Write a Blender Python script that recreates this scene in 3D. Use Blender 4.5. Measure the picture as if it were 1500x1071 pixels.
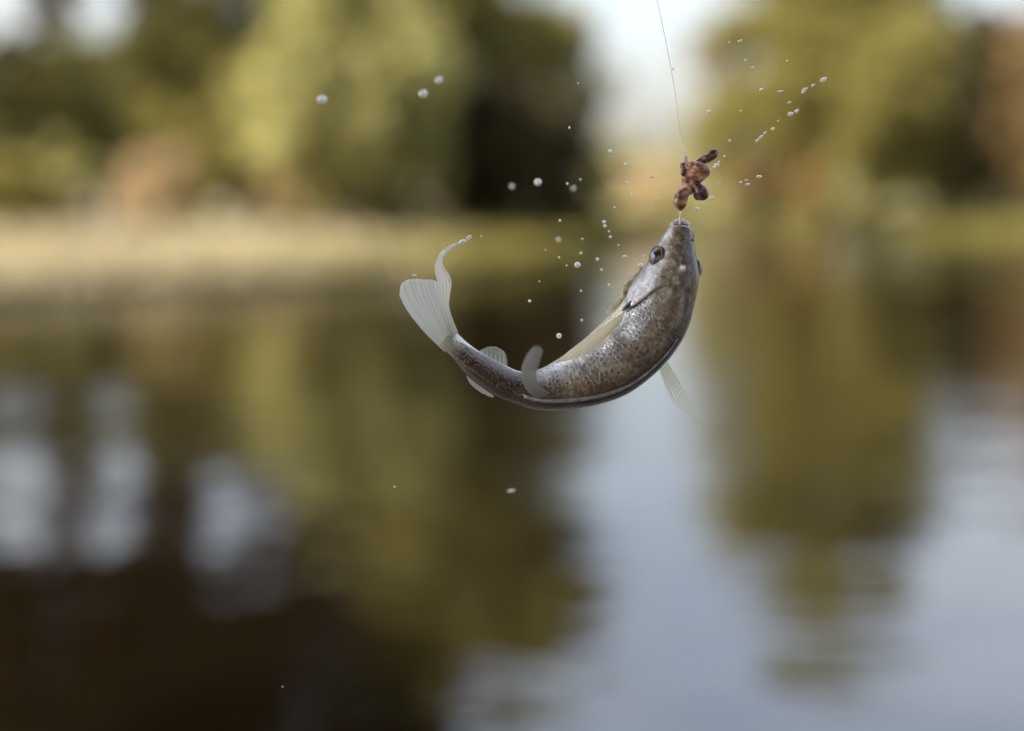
import bpy, math, random
import numpy as np
from mathutils import Vector, Matrix

for o in list(bpy.data.objects):
    bpy.data.objects.remove(o)
SC = bpy.context.scene
COL = SC.collection
R = math.radians

# ------------------------------------------------------------------ camera
CAM_H = 1.6            # metres above the pond
FPX = 2083.3           # 50 mm lens on 36 mm sensor, in pixels of a 1500 px wide frame
PITCH = math.atan(250.5 / FPX)
FOCUS = 0.50
cd = bpy.data.cameras.new('camera')
cam = bpy.data.objects.new('camera', cd)
COL.objects.link(cam)
cam.location = (0, 0, CAM_H)
cam.rotation_euler = (math.pi / 2 - PITCH, 0, 0)
cd.sensor_width = 36.0
cd.lens = 50.0
cd.clip_start = 0.02
cd.clip_end = 2000
cd.dof.use_dof = True
cd.dof.focus_distance = FOCUS - 0.003
cd.dof.aperture_fstop = 2.7
SC.camera = cam

# ------------------------------------------------------------------ world, sun, exposure
SUN_EL, SUN_AZ = 40.0, -112.0      # azimuth measured from the view direction (+Y), negative = left
w = bpy.data.worlds.new('World')
SC.world = w
w.use_nodes = True
nt = w.node_tree
nt.nodes.clear()
sky = nt.nodes.new('ShaderNodeTexSky')
sky.sky_type = 'NISHITA'
sky.sun_disc = False
sky.sun_elevation = R(SUN_EL)
sky.sun_rotation = R(SUN_AZ)
sky.air_density = 1.0
sky.dust_density = 6.0
sky.ozone_density = 1.0
bg = nt.nodes.new('ShaderNodeBackground')
bg.inputs['Strength'].default_value = 0.13
wo = nt.nodes.new('ShaderNodeOutputWorld')
# thin high cloud veil over the clear sky
tcw = nt.nodes.new('ShaderNodeTexCoord')
vn = nt.nodes.new('ShaderNodeTexNoise')
vn.inputs['Scale'].default_value = 2.2
vn.inputs['Detail'].default_value = 5
vr = nt.nodes.new('ShaderNodeMapRange')
vr.inputs['From Min'].default_value = 0.3
vr.inputs['From Max'].default_value = 0.7
vr.inputs['To Min'].default_value = 0.1
vr.inputs['To Max'].default_value = 0.4
vm = nt.nodes.new('ShaderNodeMix')
vm.data_type = 'RGBA'
vm.inputs[7].default_value = (5.4, 5.1, 4.8, 1)
nt.links.new(tcw.outputs['Generated'], vn.inputs['Vector'])
nt.links.new(vn.outputs[0], vr.inputs['Value'])
nt.links.new(vr.outputs[0], vm.inputs[0])
nt.links.new(sky.outputs[0], vm.inputs[6])
nt.links.new(vm.outputs[2], bg.inputs['Color'])
nt.links.new(bg.outputs[0], wo.inputs['Surface'])

sd = bpy.data.lights.new('sun', 'SUN')
sun = bpy.data.objects.new('sun', sd)
COL.objects.link(sun)
sd.energy = 5.0
sd.angle = R(2.0)
sd.color = (1.0, 0.91, 0.78)
sdir = Vector((math.sin(R(SUN_AZ)) * math.cos(R(SUN_EL)), math.cos(R(SUN_AZ)) * math.cos(R(SUN_EL)), math.sin(R(SUN_EL))))
sun.rotation_euler = sdir.to_track_quat('Z', 'Y').to_euler()
sun.location = sdir * 50

SC.view_settings.view_transform = 'Standard'
SC.view_settings.look = 'None'
SC.view_settings.gamma = 1.0
SC.view_settings.exposure = 1.7
SC.view_settings.use_curve_mapping = False
SC.render.engine = 'CYCLES'
SC.cycles.use_denoising = True
SC.cycles.max_bounces = 10
SC.cycles.transparent_max_bounces = 24
SC.cycles.sample_clamp_indirect = 6.0

# ------------------------------------------------------------------ helpers
FWD = Vector((0, math.cos(PITCH), -math.sin(PITCH)))
UP = Vector((0, math.sin(PITCH), math.cos(PITCH)))
RT = Vector((1, 0, 0))
PX = FOCUS / FPX * 1.0            # metres per photo pixel at the fish


def pt(px, py, near=0.0):
    """A point beside the fish: photo pixel, `near` = millimetres nearer to the lens than the fish."""
    d = FOCUS - near * 0.001
    return Vector((0, 0, CAM_H)) + FWD * d + RT * ((px - 750) / FPX * d) + UP * (-(py - 535.5) / FPX * d)


def gx(px, D):
    return (px - 750) / FPX * D


def link(o, parent=None):
    COL.objects.link(o)
    if parent is not None:
        o.parent = parent
        o.matrix_parent_inverse = parent.matrix_world.inverted() if parent.type == 'MESH' else Matrix.Translation(-Vector(parent.location))
    return o


def mesh(name, verts, faces, mat, parent=None, smooth=True):
    me = bpy.data.meshes.new(name)
    me.from_pydata([tuple(v) for v in verts], [], faces)
    if smooth:
        me.polygons.foreach_set('use_smooth', [True] * len(me.polygons))
    me.update()
    if mat is not None:
        me.materials.append(mat)
    return link(bpy.data.objects.new(name, me), parent)


def attr(o, name, vals):
    a = o.data.attributes.new(name, 'FLOAT', 'POINT')
    a.data.foreach_set('value', np.asarray(vals, dtype=np.float32))


def tag(o, label=None, cat=None, group=None, kind=None):
    if label: o['label'] = label
    if cat: o['category'] = cat
    if group: o['group'] = group
    if kind: o['kind'] = kind
    return o


def empty(name, loc):
    o = bpy.data.objects.new(name, None)
    o.location = loc
    o.empty_display_size = 0.02
    COL.objects.link(o)
    return o


def new_mat(name):
    m = bpy.data.materials.new(name)
    m.use_nodes = True
    n = m.node_tree
    b = n.nodes['Principled BSDF']
    return m, n, b


def ramp(n, stops, interp='LINEAR'):
    r = n.nodes.new('ShaderNodeValToRGB')
    r.color_ramp.interpolation = interp
    el = r.color_ramp.elements
    while len(el) < len(stops):
        el.new(0.5)
    for e, (p, c) in zip(el, stops):
        e.position = p
        e.color = (*c, 1) if len(c) == 3 else c
    return r


def noise(n, scale, detail=3, rough=0.55, vec=None, dim='3D'):
    t = n.nodes.new('ShaderNodeTexNoise')
    t.noise_dimensions = dim
    t.inputs['Scale'].default_value = scale
    t.inputs['Detail'].default_value = detail
    t.inputs['Roughness'].default_value = rough
    if vec is not None:
        n.links.new(vec, t.inputs['Vector'])
    return t


def mixc(n, a, b, fac, blend='MIX'):
    m = n.nodes.new('ShaderNodeMix')
    m.data_type = 'RGBA'
    m.blend_type = blend
    for s, i in ((fac, 0), (a, 6), (b, 7)):
        if hasattr(s, 'is_linked'):
            n.links.new(s, m.inputs[i])
        elif i == 0:
            m.inputs[0].default_value = s
        else:
            m.inputs[i].default_value = (*s, 1)
    return m.outputs[2]


def mth(n, op, a, b=None, c=None):
    m = n.nodes.new('ShaderNodeMath')
    m.operation = op
    for i, s in enumerate((a, b, c)):
        if s is None: continue
        if hasattr(s, 'is_linked'):
            n.links.new(s, m.inputs[i])
        else:
            m.inputs[i].default_value = s
    return m.outputs[0]


def geo_pos(n):
    return n.nodes.new('ShaderNodeNewGeometry').outputs['Position']


def bump(n, h, dist, strength=1.0):
    b = n.nodes.new('ShaderNodeBump')
    b.inputs['Strength'].default_value = strength
    b.inputs['Distance'].default_value = dist
    n.links.new(h, b.inputs['Height'])
    return b.outputs['Normal']


def sm(x, a, b):
    t = np.clip((x - a) / (b - a), 0, 1)
    return t * t * (3 - 2 * t)


# ------------------------------------------------------------------ setting materials
def ground_material():
    m, n, b = new_mat('ground')
    p = geo_pos(n)
    n1 = noise(n, 0.09, 4, 0.6, p)
    n2 = noise(n, 1.7, 5, 0.65, p)
    sep = n.nodes.new('ShaderNodeSeparateXYZ')
    n.links.new(p, sep.inputs[0])
    # a dry, straw coloured meadow on one side of the pond, greener turf towards the cove
    dry = mth(n, 'ADD', mth(n, 'MULTIPLY', sep.outputs[0], -0.10), mth(n, 'MULTIPLY', n1.outputs[0], 1.2))
    drym = ramp(n, [(0.55, (0, 0, 0)), (1.15, (1, 1, 1))])
    n.links.new(dry, drym.inputs[0])
    straw = ramp(n, [(0.3, (0.20, 0.175, 0.11)), (0.7, (0.34, 0.295, 0.20))])
    turf = ramp(n, [(0.3, (0.10, 0.098, 0.030)), (0.7, (0.19, 0.182, 0.065))])
    n.links.new(n2.outputs[0], straw.inputs[0])
    n.links.new(n2.outputs[0], turf.inputs[0])
    c = mixc(n, turf.outputs[0], straw.outputs[0], drym.outputs[0])
    n.links.new(c, b.inputs['Base Color'])
    b.inputs['Roughness'].default_value = 0.95
    n.links.new(bump(n, n2.outputs[0], 0.05), b.inputs['Normal'])
    return m


def water_material():
    m, n, b = new_mat('pond_water')
    tc = n.nodes.new('ShaderNodeMapping')
    n.links.new(geo_pos(n), tc.inputs['Vector'])
    tc.inputs['Scale'].default_value = (0.55, 1.0, 1.0)
    w1 = noise(n, 1.3, 3, 0.5, tc.outputs[0])
    w2 = noise(n, 0.22, 2, 0.5, tc.outputs[0])
    h = mth(n, 'ADD', mth(n, 'MULTIPLY', w1.outputs[0], 0.026), mth(n, 'MULTIPLY', w2.outputs[0], 0.09))
    b.inputs['Base Color'].default_value = (0.004, 0.0025, 0.0012, 1)
    b.inputs['Roughness'].default_value = 0.03
    b.inputs['IOR'].default_value = 2.6
    n.links.new(bump(n, h, 1.0, 1.0), b.inputs['Normal'])
    return m


def leaf_material(name, dark, light, trans=0.35):
    m, n, b = new_mat(name)
    oi = n.nodes.new('ShaderNodeNewGeometry')
    a = n.nodes.new('ShaderNodeAttribute')
    a.attribute_name = 'tint'
    r = ramp(n, [(0.0, dark), (1.0, light)])
    n.links.new(a.outputs['Fac'], r.inputs[0])
    n.links.new(r.outputs[0], b.inputs['Base Color'])
    b.inputs['Roughness'].default_value = 0.6
    b.inputs['Specular IOR Level'].default_value = 0.25
    t = n.nodes.new('ShaderNodeBsdfTranslucent')
    n.links.new(r.outputs[0], t.inputs['Color'])
    mx = n.nodes.new('ShaderNodeMixShader')
    mx.inputs[0].default_value = trans
    n.links.new(b.outputs[0], mx.inputs[1])
    n.links.new(t.outputs[0], mx.inputs[2])
    n.links.new(mx.outputs[0], n.nodes['Material Output'].inputs['Surface'])
    return m


def bark_material():
    m, n, b = new_mat('bark')
    t = noise(n, 6, 5, 0.7, geo_pos(n))
    r = ramp(n, [(0.3, (0.05, 0.032, 0.02)), (0.7, (0.20, 0.14, 0.09))])
    n.links.new(t.outputs[0], r.inputs[0])
    n.links.new(r.outputs[0], b.inputs['Base Color'])
    b.inputs['Roughness'].default_value = 0.9
    n.links.new(bump(n, t.outputs[0], 0.03), b.inputs['Normal'])
    return m


M_GROUND = ground_material()
M_WATER = water_material()
M_BARK = bark_material()
LEAF = {
    'olive': leaf_material('leaf_olive', (0.120, 0.108, 0.024), (0.275, 0.25, 0.075), 0.45),
    'bright': leaf_material('leaf_bright', (0.19, 0.182, 0.06), (0.41, 0.395, 0.16), 0.42),
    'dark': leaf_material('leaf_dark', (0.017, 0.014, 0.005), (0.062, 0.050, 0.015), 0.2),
    'brown': leaf_material('leaf_brown', (0.135, 0.088, 0.034), (0.27, 0.185, 0.080), 0.3),
    'tan': leaf_material('leaf_tan', (0.28, 0.20, 0.10), (0.48, 0.37, 0.22), 0.3),
    'gold': leaf_material('leaf_gold', (0.20, 0.135, 0.045), (0.36, 0.25, 0.095), 0.3),
    'grey': leaf_material('leaf_haze_grey', (0.16, 0.145, 0.11), (0.30, 0.27, 0.21), 0.3),  # greyed to paint in the haze of distance
    'straw': leaf_material('leaf_straw', (0.08, 0.07, 0.03), (0.38, 0.335, 0.21), 0.3),
}

# ------------------------------------------------------------------ terrain and pond
SH_PX = np.array([-1600, -700, -200, 0, 300, 600, 750, 880, 950, 1010, 1100, 1200, 1270, 1320, 1500, 1900, 2900])
SH_D = np.array([22, 22, 23, 23.5, 25, 28.5, 33, 44, 62, 76, 78, 76, 66, 58, 55, 50, 46.0])
SH_AZ = np.arctan((SH_PX - 750) / FPX)


def ground_h(x, y):
    x = np.asarray(x, dtype=float); y = np.asarray(y, dtype=float)
    r = np.hypot(x, y); az = np.arctan2(x, y)
    D = np.interp(az, SH_AZ, SH_D)
    d = r - D
    far = np.where(d < 0, np.maximum(-1.2, d * 0.2), 0.16 * sm(d, 0, 1.0) + 0.5 * sm(d, 0, 30) + 3.5 * sm(d, 25, 140))
    dn = 0.7 - y + 0.15 * np.sin(x * 0.8)
    near = np.where(dn < 0, np.maximum(-1.2, dn * 0.3), 0.2 * sm(dn, 0, 0.8) + 0.3 * sm(dn, 0, 12))
    h = np.maximum(far, near)
    return h + 0.03 * np.sin(x * 0.9 + y * 0.7) * sm(h, 0.1, 0.3)


azs = np.concatenate([np.linspace(-180, -40, 48)[:-1], np.linspace(-40, 40, 241), np.linspace(40, 180, 48)[1:-1]])
rs = np.concatenate([[0.0], np.geomspace(0.4, 18, 26), np.linspace(18.7, 110, 190), np.geomspace(113, 1200, 24)])
V, F = [], []
for r_ in rs:
    for a_ in azs:
        x, y = r_ * math.sin(R(a_)), r_ * math.cos(R(a_))
        V.append((x, y))
V = np.array(V)
Z = ground_h(V[:, 0], V[:, 1])
na = len(azs)
for i in range(len(rs) - 1):
    for j in range(na):
        k = (j + 1) % na
        F.append((i * na + j, i * na + k, (i + 1) * na + k, (i + 1) * na + j))
g = mesh('ground', np.column_stack([V, Z]), F, M_GROUND)
tag(g, 'gently rising meadow of straw and olive turf around the pond', 'ground', kind='structure')

V, F = [(0, 0, 0)], []
for r_ in (20, 60, 150):
    for j in range(64):
        V.append((r_ * math.sin(j * math.pi / 32), r_ * math.cos(j * math.pi / 32), 0))
for j in range(64):
    k = (j + 1) % 64
    F.append((0, 1 + k, 1 + j))
    for q in range(2):
        F.append((1 + q * 64 + j, 1 + q * 64 + k, 1 + (q + 1) * 64 + k, 1 + (q + 1) * 64 + j))
wt = mesh('water', V, F, M_WATER)
tag(wt, 'still brown pond water reflecting trees and pale sky', 'water', kind='structure')


# ------------------------------------------------------------------ trees and bushes
def tube(path, radii, sides=8, cap=True):
    V, F = [], []
    path = [Vector(p) for p in path]
    n = len(path)
    prev = None
    for i, p in enumerate(path):
        t = (path[min(i + 1, n - 1)] - path[max(i - 1, 0)]).normalized()
        if prev is None:
            u = t.orthogonal().normalized()
        else:
            u = (prev - t * prev.dot(t)).normalized()
        prev = u
        v = t.cross(u)
        for k in range(sides):
            a = 2 * math.pi * k / sides
            V.append(p + (u * math.cos(a) + v * math.sin(a)) * radii[i])
    for i in range(n - 1):
        for k in range(sides):
            l = (k + 1) % sides
            F.append((i * sides + k, i * sides + l, (i + 1) * sides + l, (i + 1) * sides + k))
    if cap:
        F.append(tuple(reversed(range(sides))))
        F.append(tuple(range((n - 1) * sides, n * sides)))
    return V, F


def join(parts):
    V, F = [], []
    for v, f in parts:
        o = len(V)
        V += list(v)
        F += [tuple(i + o for i in q) for q in f]
    return V, F


def leaves(rng, centers, radii, per, size, flat=0.75):
    """rhombic leaf sprays scattered through clumps; returns verts, faces, tint"""
    n = len(centers) * per
    C = np.repeat(centers, per, axis=0)
    Rr = np.repeat(radii, per)
    g = rng.normal(size=(n, 3))
    g /= np.linalg.norm(g, axis=1)[:, None]
    g *= (rng.random(n) ** 0.5 * Rr)[:, None]
    g[:, 2] *= flat
    P = C + g
    a = rng.normal(size=(n, 3)); a /= np.linalg.norm(a, axis=1)[:, None]
    b = rng.normal(size=(n, 3)); b -= a * (a * b).sum(1)[:, None]; b /= np.linalg.norm(b, axis=1)[:, None]
    s = size * (0.6 + 0.8 * rng.random(n))[:, None]
    V = np.empty((n, 4, 3))
    V[:, 0] = P - a * s; V[:, 1] = P + b * s * 0.55; V[:, 2] = P + a * s; V[:, 3] = P - b * s * 0.55
    ct = rng.random(len(centers))
    t = np.clip(np.repeat(ct, per) * 0.65 + rng.random(n) * 0.35, 0, 1)
    return V.reshape(-1, 3), n, np.repeat(t, 4)


def quad_mesh(name, V, n, tint, mat, parent):
    me = bpy.data.meshes.new(name)
    me.vertices.add(len(V)); me.loops.add(n * 4); me.polygons.add(n)
    me.vertices.foreach_set('co', V.ravel().astype(np.float32))
    me.loops.foreach_set('vertex_index', np.arange(n * 4, dtype=np.int32))
    me.polygons.foreach_set('loop_start', np.arange(0, n * 4, 4, dtype=np.int32))
    me.update(calc_edges=True)
    me.materials.append(mat)
    o = link(bpy.data.objects.new(name, me), parent)
    attr(o, 'tint', tint)
    return o


def tree(name, label, group, px, D, H, rad, base, kind, seed, clumps=60, per=70, size=0.22, shape=1.0, cat='tree', trunk=True, x0=None):
    rng = np.random.default_rng(seed)
    x, y = (gx(px, D) if x0 is None else x0), D
    z = float(ground_h(x, y))
    root = empty(name, (x, y, z))
    tag(root, label, cat, group)
    ce = np.array([x, y, z + (base + H) / 2])
    hh = (H - base) / 2
    g = rng.normal(size=(clumps, 3)); g /= np.linalg.norm(g, axis=1)[:, None]
    g *= (0.35 + 0.6 * rng.random(clumps) ** 0.6)[:, None]
    taper = np.where(g[:, 2] > 0, 1 - (shape - 0.6) * 0.5 * g[:, 2], 1.0)
    cen = ce + np.column_stack([g[:, 0] * rad * taper, g[:, 1] * rad * taper, g[:, 2] * hh])
    cr = rad * (0.20 + 0.16 * rng.random(clumps))
    cen[:, 2] = np.maximum(cen[:, 2], z + cr * 0.5)
    if trunk:
        parts = []
        tip = Vector((x + rng.normal() * 0.3, y + rng.normal() * 0.3, z + base + (H - base) * 0.7))
        b0 = Vector((x, y, z - 0.2))
        tr = 0.011 * H if name == 'tall_tree' else 0.014 * H + 0.04
        path = [b0.lerp(tip, t) + Vector((math.sin(t * 5 + seed), math.cos(t * 4 + seed), 0)) * 0.12 * t for t in np.linspace(0, 1, 8)]
        parts.append(tube(path, [tr * (1.25 if t == 0 else 1) * (1 - 0.8 * t) for t in np.linspace(0, 1, 8)], 10))
        for q in rng.permutation(clumps)[:14]:
            c = Vector(cen[q])
            t0 = min(0.95, max(0.25, (c.z - z) / (tip.z - z) * 0.75))
            s = b0.lerp(tip, t0)
            mid = s.lerp(c, 0.5) + Vector((0, 0, -0.12 * (c - s).length))
            parts.append(tube([s, mid, c], [tr * 0.4, tr * 0.25, tr * 0.08], 6))
        v, f = join(parts)
        mesh('trunk', v, f, M_BARK, root)
    else:
        parts = []
        for q in rng.permutation(clumps)[:10]:
            c = Vector(cen[q]); s = Vector((x + rng.normal() * rad * 0.15, y + rng.normal() * rad * 0.15, z - 0.1))
            parts.append(tube([s, s.lerp(c, 0.5) + Vector((0, 0, 0.1)), c], [0.04, 0.03, 0.012], 5))
        v, f = join(parts)
        mesh('stem', v, f, M_BARK, root)
    V, n, t = leaves(rng, cen, cr, per, size)
    quad_mesh('crown', V, n, t, LEAF[kind], root)
    return root


FT = 'trees on the far bank'
FB = 'bushes along the far bank'
# tall trees on the near left bank, crowns carried high so that sky shows beneath them
tree('tall_tree', 'tall dark tree with high crown and bare trunk at the meadow edge', FT, -140, 52, 31, 8.0, 10.0, 'dark', 1, 130, 90, 0.38)
tree('tall_tree', 'tall dark tree with wide high crown beside pale sky gaps', FT, 100, 54, 32, 7.0, 10.4, 'dark', 2, 120, 90, 0.38)
tree('tall_tree', 'tall slim dark tree with crown over the pale sky gaps', FT, 280, 57, 31, 5.6, 9.6, 'dark', 3, 90, 80, 0.36)
tree('tall_tree', 'tall dark brown tree topping the sunlit bright tree', FT, 430, 58, 31, 6.4, 10.0, 'dark', 4, 130, 85, 0.36)
tree('slender_tree', 'slender brown tree rising between the pale sky gaps', FT, 232, 56, 14, 1.7, 7.0, 'brown', 31, 40, 70, 0.2)
tree('slender_tree', 'slender russet tree beside the dull olive tree', FT, 88, 57, 13.5, 1.6, 6.5, 'brown', 32, 30, 60, 0.2)
# sunlit and dark trees in the middle
tree('broadleaf_tree', 'sunlit yellow green broadleaf tree in the middle of the bank', FT, 510, 42, 8.6, 3.2, 0.6, 'bright', 5, 110, 100, 0.2)
tree('broadleaf_tree', 'olive broadleaf tree between the bright tree and the dark tree', FT, 600, 47, 12, 2.6, 3.0, 'olive', 6, 80, 90, 0.22)
tree('broadleaf_tree', 'rounded olive tree whose crown edges the open sky gap', FT, 712, 52, 9.4, 4.2, 1.6, 'olive', 7, 140, 100, 0.22)
tree('broadleaf_tree', 'deep dark tree with low crown standing on the green shore', FT, 745, 47, 5.1, 3.2, 0.0, 'dark', 8, 100, 110, 0.2)
tree('broadleaf_tree', 'olive tree growing low behind the straw meadow', FT, 300, 52, 8.8, 3.6, 0.3, 'olive', 9, 100, 90, 0.2)
tree('broadleaf_tree', 'dark olive tree at the brown end of the meadow', FT, 30, 50, 6.4, 3.2, 0.0, 'olive', 10, 90, 80, 0.2)
tree('broadleaf_tree', 'dull olive tree with dark hollow beneath', FT, 150, 53, 7.4, 3.4, 0.2, 'bright', 11, 90, 80, 0.2)
tree('broadleaf_tree', 'bushy olive tree below the tall slim dark tree', FT, 390, 55, 10.5, 3.4, 0.3, 'olive', 12, 100, 80, 0.2)
tree('broadleaf_tree', 'leafy olive tree at the far end of the meadow', FT, -130, 48, 9, 3.4, 0.5, 'olive', 13, 50, 70, 0.2)
tree('tall_tree', 'tall olive brown tree with a wide crown high over the dark tree', FT, 690, 57, 18.5, 5.6, 9.0, 'olive', 22, 150, 90, 0.26)
# right of the sky gap
tree('broadleaf_tree', 'large olive tree with wide crown right of the sky gap', FT, 1208, 83, 26, 6.7, 1.5, 'olive', 14, 230, 110, 0.28, 0.5)
tree('broadleaf_tree', 'low spreading olive tree at the edge of the sky gap', FT, 1110, 86, 8.4, 4.6, 0.5, 'olive', 15, 110, 90, 0.25)
tree('broadleaf_tree', 'olive tree behind the green point of land', FT, 1325, 74, 11.0, 4.0, 0.3, 'olive', 16, 120, 95, 0.23)
tree('conifer_tree', 'narrow dark tree against a pale chink of sky', FT, 1432, 69, 10.4, 2.0, 0.6, 'dark', 17, 90, 90, 0.2, 1.4)
tree('broadleaf_tree', 'russet brown tree past the narrow dark tree', FT, 1520, 68, 12, 3.0, 0.6, 'brown', 18, 90, 80, 0.22)
tree('broadleaf_tree', 'broad olive tree past the russet brown tree', FT, 1680, 66, 15, 4.2, 1.0, 'olive', 19, 60, 80, 0.22)
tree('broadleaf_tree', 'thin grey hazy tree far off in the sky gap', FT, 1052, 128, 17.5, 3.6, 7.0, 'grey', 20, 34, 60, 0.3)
tree('broadleaf_tree', 'dusty olive tree behind the narrow dark tree', FT, 1420, 84, 12.0, 4.2, 0.3, 'bright', 21, 100, 80, 0.24)

# bushes
for i, (px, D, H, rad, kind, lab) in enumerate([
    (238, 44, 2.6, 1.4, 'tan', 'dry tan bush at the back of the straw meadow'),
    (452, 44, 2.7, 1.5, 'tan', 'dry peach tan bush below the sunlit bright tree'),
    (345, 47, 3.2, 1.8, 'olive', 'olive bush between the two dry tan bushes'),
    (105, 45, 2.8, 1.2, 'bright', 'yellow green bush in front of the dark hollow'),
    (20, 42, 2.4, 1.4, 'olive', 'dull olive bush at the dark end of the meadow'),
    (562, 44, 3.0, 1.5, 'bright', 'yellow green bush beside the deep dark tree'),
    (610, 45, 4.6, 1.3, 'brown', 'russet bush leaning on the deep dark tree'),
    (960, 92, 3.3, 2.6, 'tan', 'dry tan bush at the head of the cove'),
    (905, 98, 5.0, 3.0, 'bright', 'pale green bush under the sky gap'),
    (1000, 104, 4.8, 3.2, 'bright', 'pale green bush behind the tan cove bush'),
    (1092, 81, 3.5, 1.9, 'brown', 'dark brown bush at the head of the cove'),
    (1190, 80, 3.7, 1.8, 'gold', 'rounded golden tan bush below the large olive tree'),
    (1136, 84, 3.6, 2.0, 'dark', 'dark leaved bush between the brown and golden bushes'),
    (1270, 78, 4.6, 2.4, 'olive', 'olive bush next to the golden tan bush'),
    (1395, 72, 3.4, 2.0, 'olive', 'olive bush below the narrow dark tree'),
    (1480, 71, 3.6, 2.0, 'brown', 'russet bush on the far green bank'),
    (850, 60, 2.6, 2.0, 'olive', 'olive bush on the tip of the green shore'),
    (1620, 66, 3.5, 2.2, 'olive', 'olive bush past the russet bush'),
]):
    tree('bush', lab, FB, px, D, H, rad, 0.1, kind, 100 + i, 34, 70, 0.14, cat='bush', trunk=False)

# unseen near bank tree, added to keep sun and overhead sky off the fish
tree('added_shade_tree', 'unseen leafy tree added on the near bank to shade the fish from the sun', None, 0, -2.8, 9.5, 5.6, 4.2, 'olive', 40, 200, 110, 0.22, 0.5, x0=-3.4)
# unseen trees added behind the viewer to block the bright sky there
for (x0_, y0_, h_, r_, sd_, lb_) in ((-2.5, -9.5, 5.5, 3.4, 41, 'added leafy tree on the near bank straight behind the viewer'), (4.6, -8.8, 5.2, 3.2, 42, 'added leafy near bank tree beside the one behind the viewer'),
                                     (10.5, -8.0, 6.5, 3.6, 43, 'outermost added leafy tree of the near bank row'), (-12.5, -7.5, 11, 4.0, 44, 'added leafy near bank tree beyond the shade tree')):
    tree('added_shade_tree', lb_, None, 0, y0_, h_, r_, 0.9, 'olive', sd_, 90, 90, 0.26, 0.5, x0=x0_)
# grass fringe along the waterline and over the meadow
rng = np.random.default_rng(77)
n = 16000
az = R(1) * np.where(rng.random(n) < 0.7, rng.uniform(-22, 22, n), rng.uniform(-60, 60, n))
Dd = np.interp(az, SH_AZ, SH_D) + rng.random(n) ** 2.2 * 20 + 0.15
gxv, gyv = Dd * np.sin(az), Dd * np.cos(az)
gz = ground_h(gxv, gyv)
hh = 0.10 + 0.22 * rng.random(n)
P = np.column_stack([gxv, gyv, gz])
dirs = rng.uniform(0, math.pi, n)
sx = np.column_stack([np.cos(dirs), np.sin(dirs), np.zeros(n)]) * (0.06 + 0.12 * rng.random(n))[:, None]
top = np.column_stack([rng.normal(size=n) * 0.08, rng.normal(size=n) * 0.08, hh])
V = np.empty((n, 4, 3))
V[:, 0] = P - sx * 0.4 - [0, 0, 0.02]; V[:, 1] = P + sx * 0.4 - [0, 0, 0.02]; V[:, 2] = P + sx + top; V[:, 3] = P - sx + top * 0.85
dryside = gxv < -3 + 1.5 * rng.normal(size=n)
for sel, mat_, lab_ in ((dryside, 'straw', 'dry straw coloured grass tufts fringing the meadow shore'), (~dryside, 'olive', 'olive green grass tufts fringing the cove and far shore')):
    m_ = int(sel.sum())
    go = quad_mesh('grass', V[sel].reshape(-1, 3), m_, np.repeat(rng.random(m_) * 0.45 if mat_ == 'olive' else 0.35 + 0.65 * rng.random(m_), 4), LEAF[mat_], None)
    tag(go, lab_, 'grass', kind='stuff')

# trees that carry the wood on round the pond, past both ends of the view
for i, (px, D, H, rad, kind, lab_) in enumerate([
    (-330, 47, 14, 4.4, 'olive', 'olive tree next beyond the meadow end'), (-560, 50, 20, 5.4, 'dark', 'tall dark tree second beyond the meadow end'),
    (-800, 52, 15, 5.0, 'olive', 'olive tree third beyond the meadow end'), (-1090, 50, 18, 5.5, 'brown', 'russet tree fourth beyond the meadow end'),
    (-1450, 50, 16, 5.5, 'olive', 'olive tree fifth beyond the meadow end'), (-1900, 52, 17, 6.0, 'olive', 'olive tree sixth beyond the meadow end'),
    (-230, 42, 3.0, 1.8, 'olive', 'low olive tree at the meadow end'), (-450, 44, 3.4, 2.0, 'tan', 'low tan tree beyond the meadow end'),
    (1850, 66, 17, 5.2, 'dark', 'dark tree next past the broad olive tree'), (2080, 64, 15, 5.4, 'olive', 'olive tree second past the broad olive tree'),
    (2350, 62, 18, 5.8, 'olive', 'olive tree third past the broad olive tree'), (2700, 60, 16, 5.8, 'brown', 'russet tree fourth past the broad olive tree'),
    (3150, 60, 17, 6.0, 'olive', 'olive tree fifth past the broad olive tree'),
]):
    tree('broadleaf_tree', lab_, FT, px, D, H, rad, 0.5, kind, 200 + i, 90, 80, 0.26)

#FISH#

# ================================================================== the fish
def cat(P, t):
    """Catmull-Rom through rows of P, t in 0..len-1"""
    P = np.asarray(P, dtype=float)
    n = len(P)
    out = []
    for u in np.atleast_1d(t):
        i = min(int(u), n - 2)
        f = u - i
        p0, p1, p2, p3 = P[max(i - 1, 0)], P[i], P[i + 1], P[min(i + 2, n - 1)]
        out.append(0.5 * (2 * p1 + (p2 - p0) * f + (2 * p0 - 5 * p1 + 4 * p2 - p3) * f * f + (3 * p1 - p0 - 3 * p2 + p3) * f ** 3))
    return np.array(out)


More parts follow.
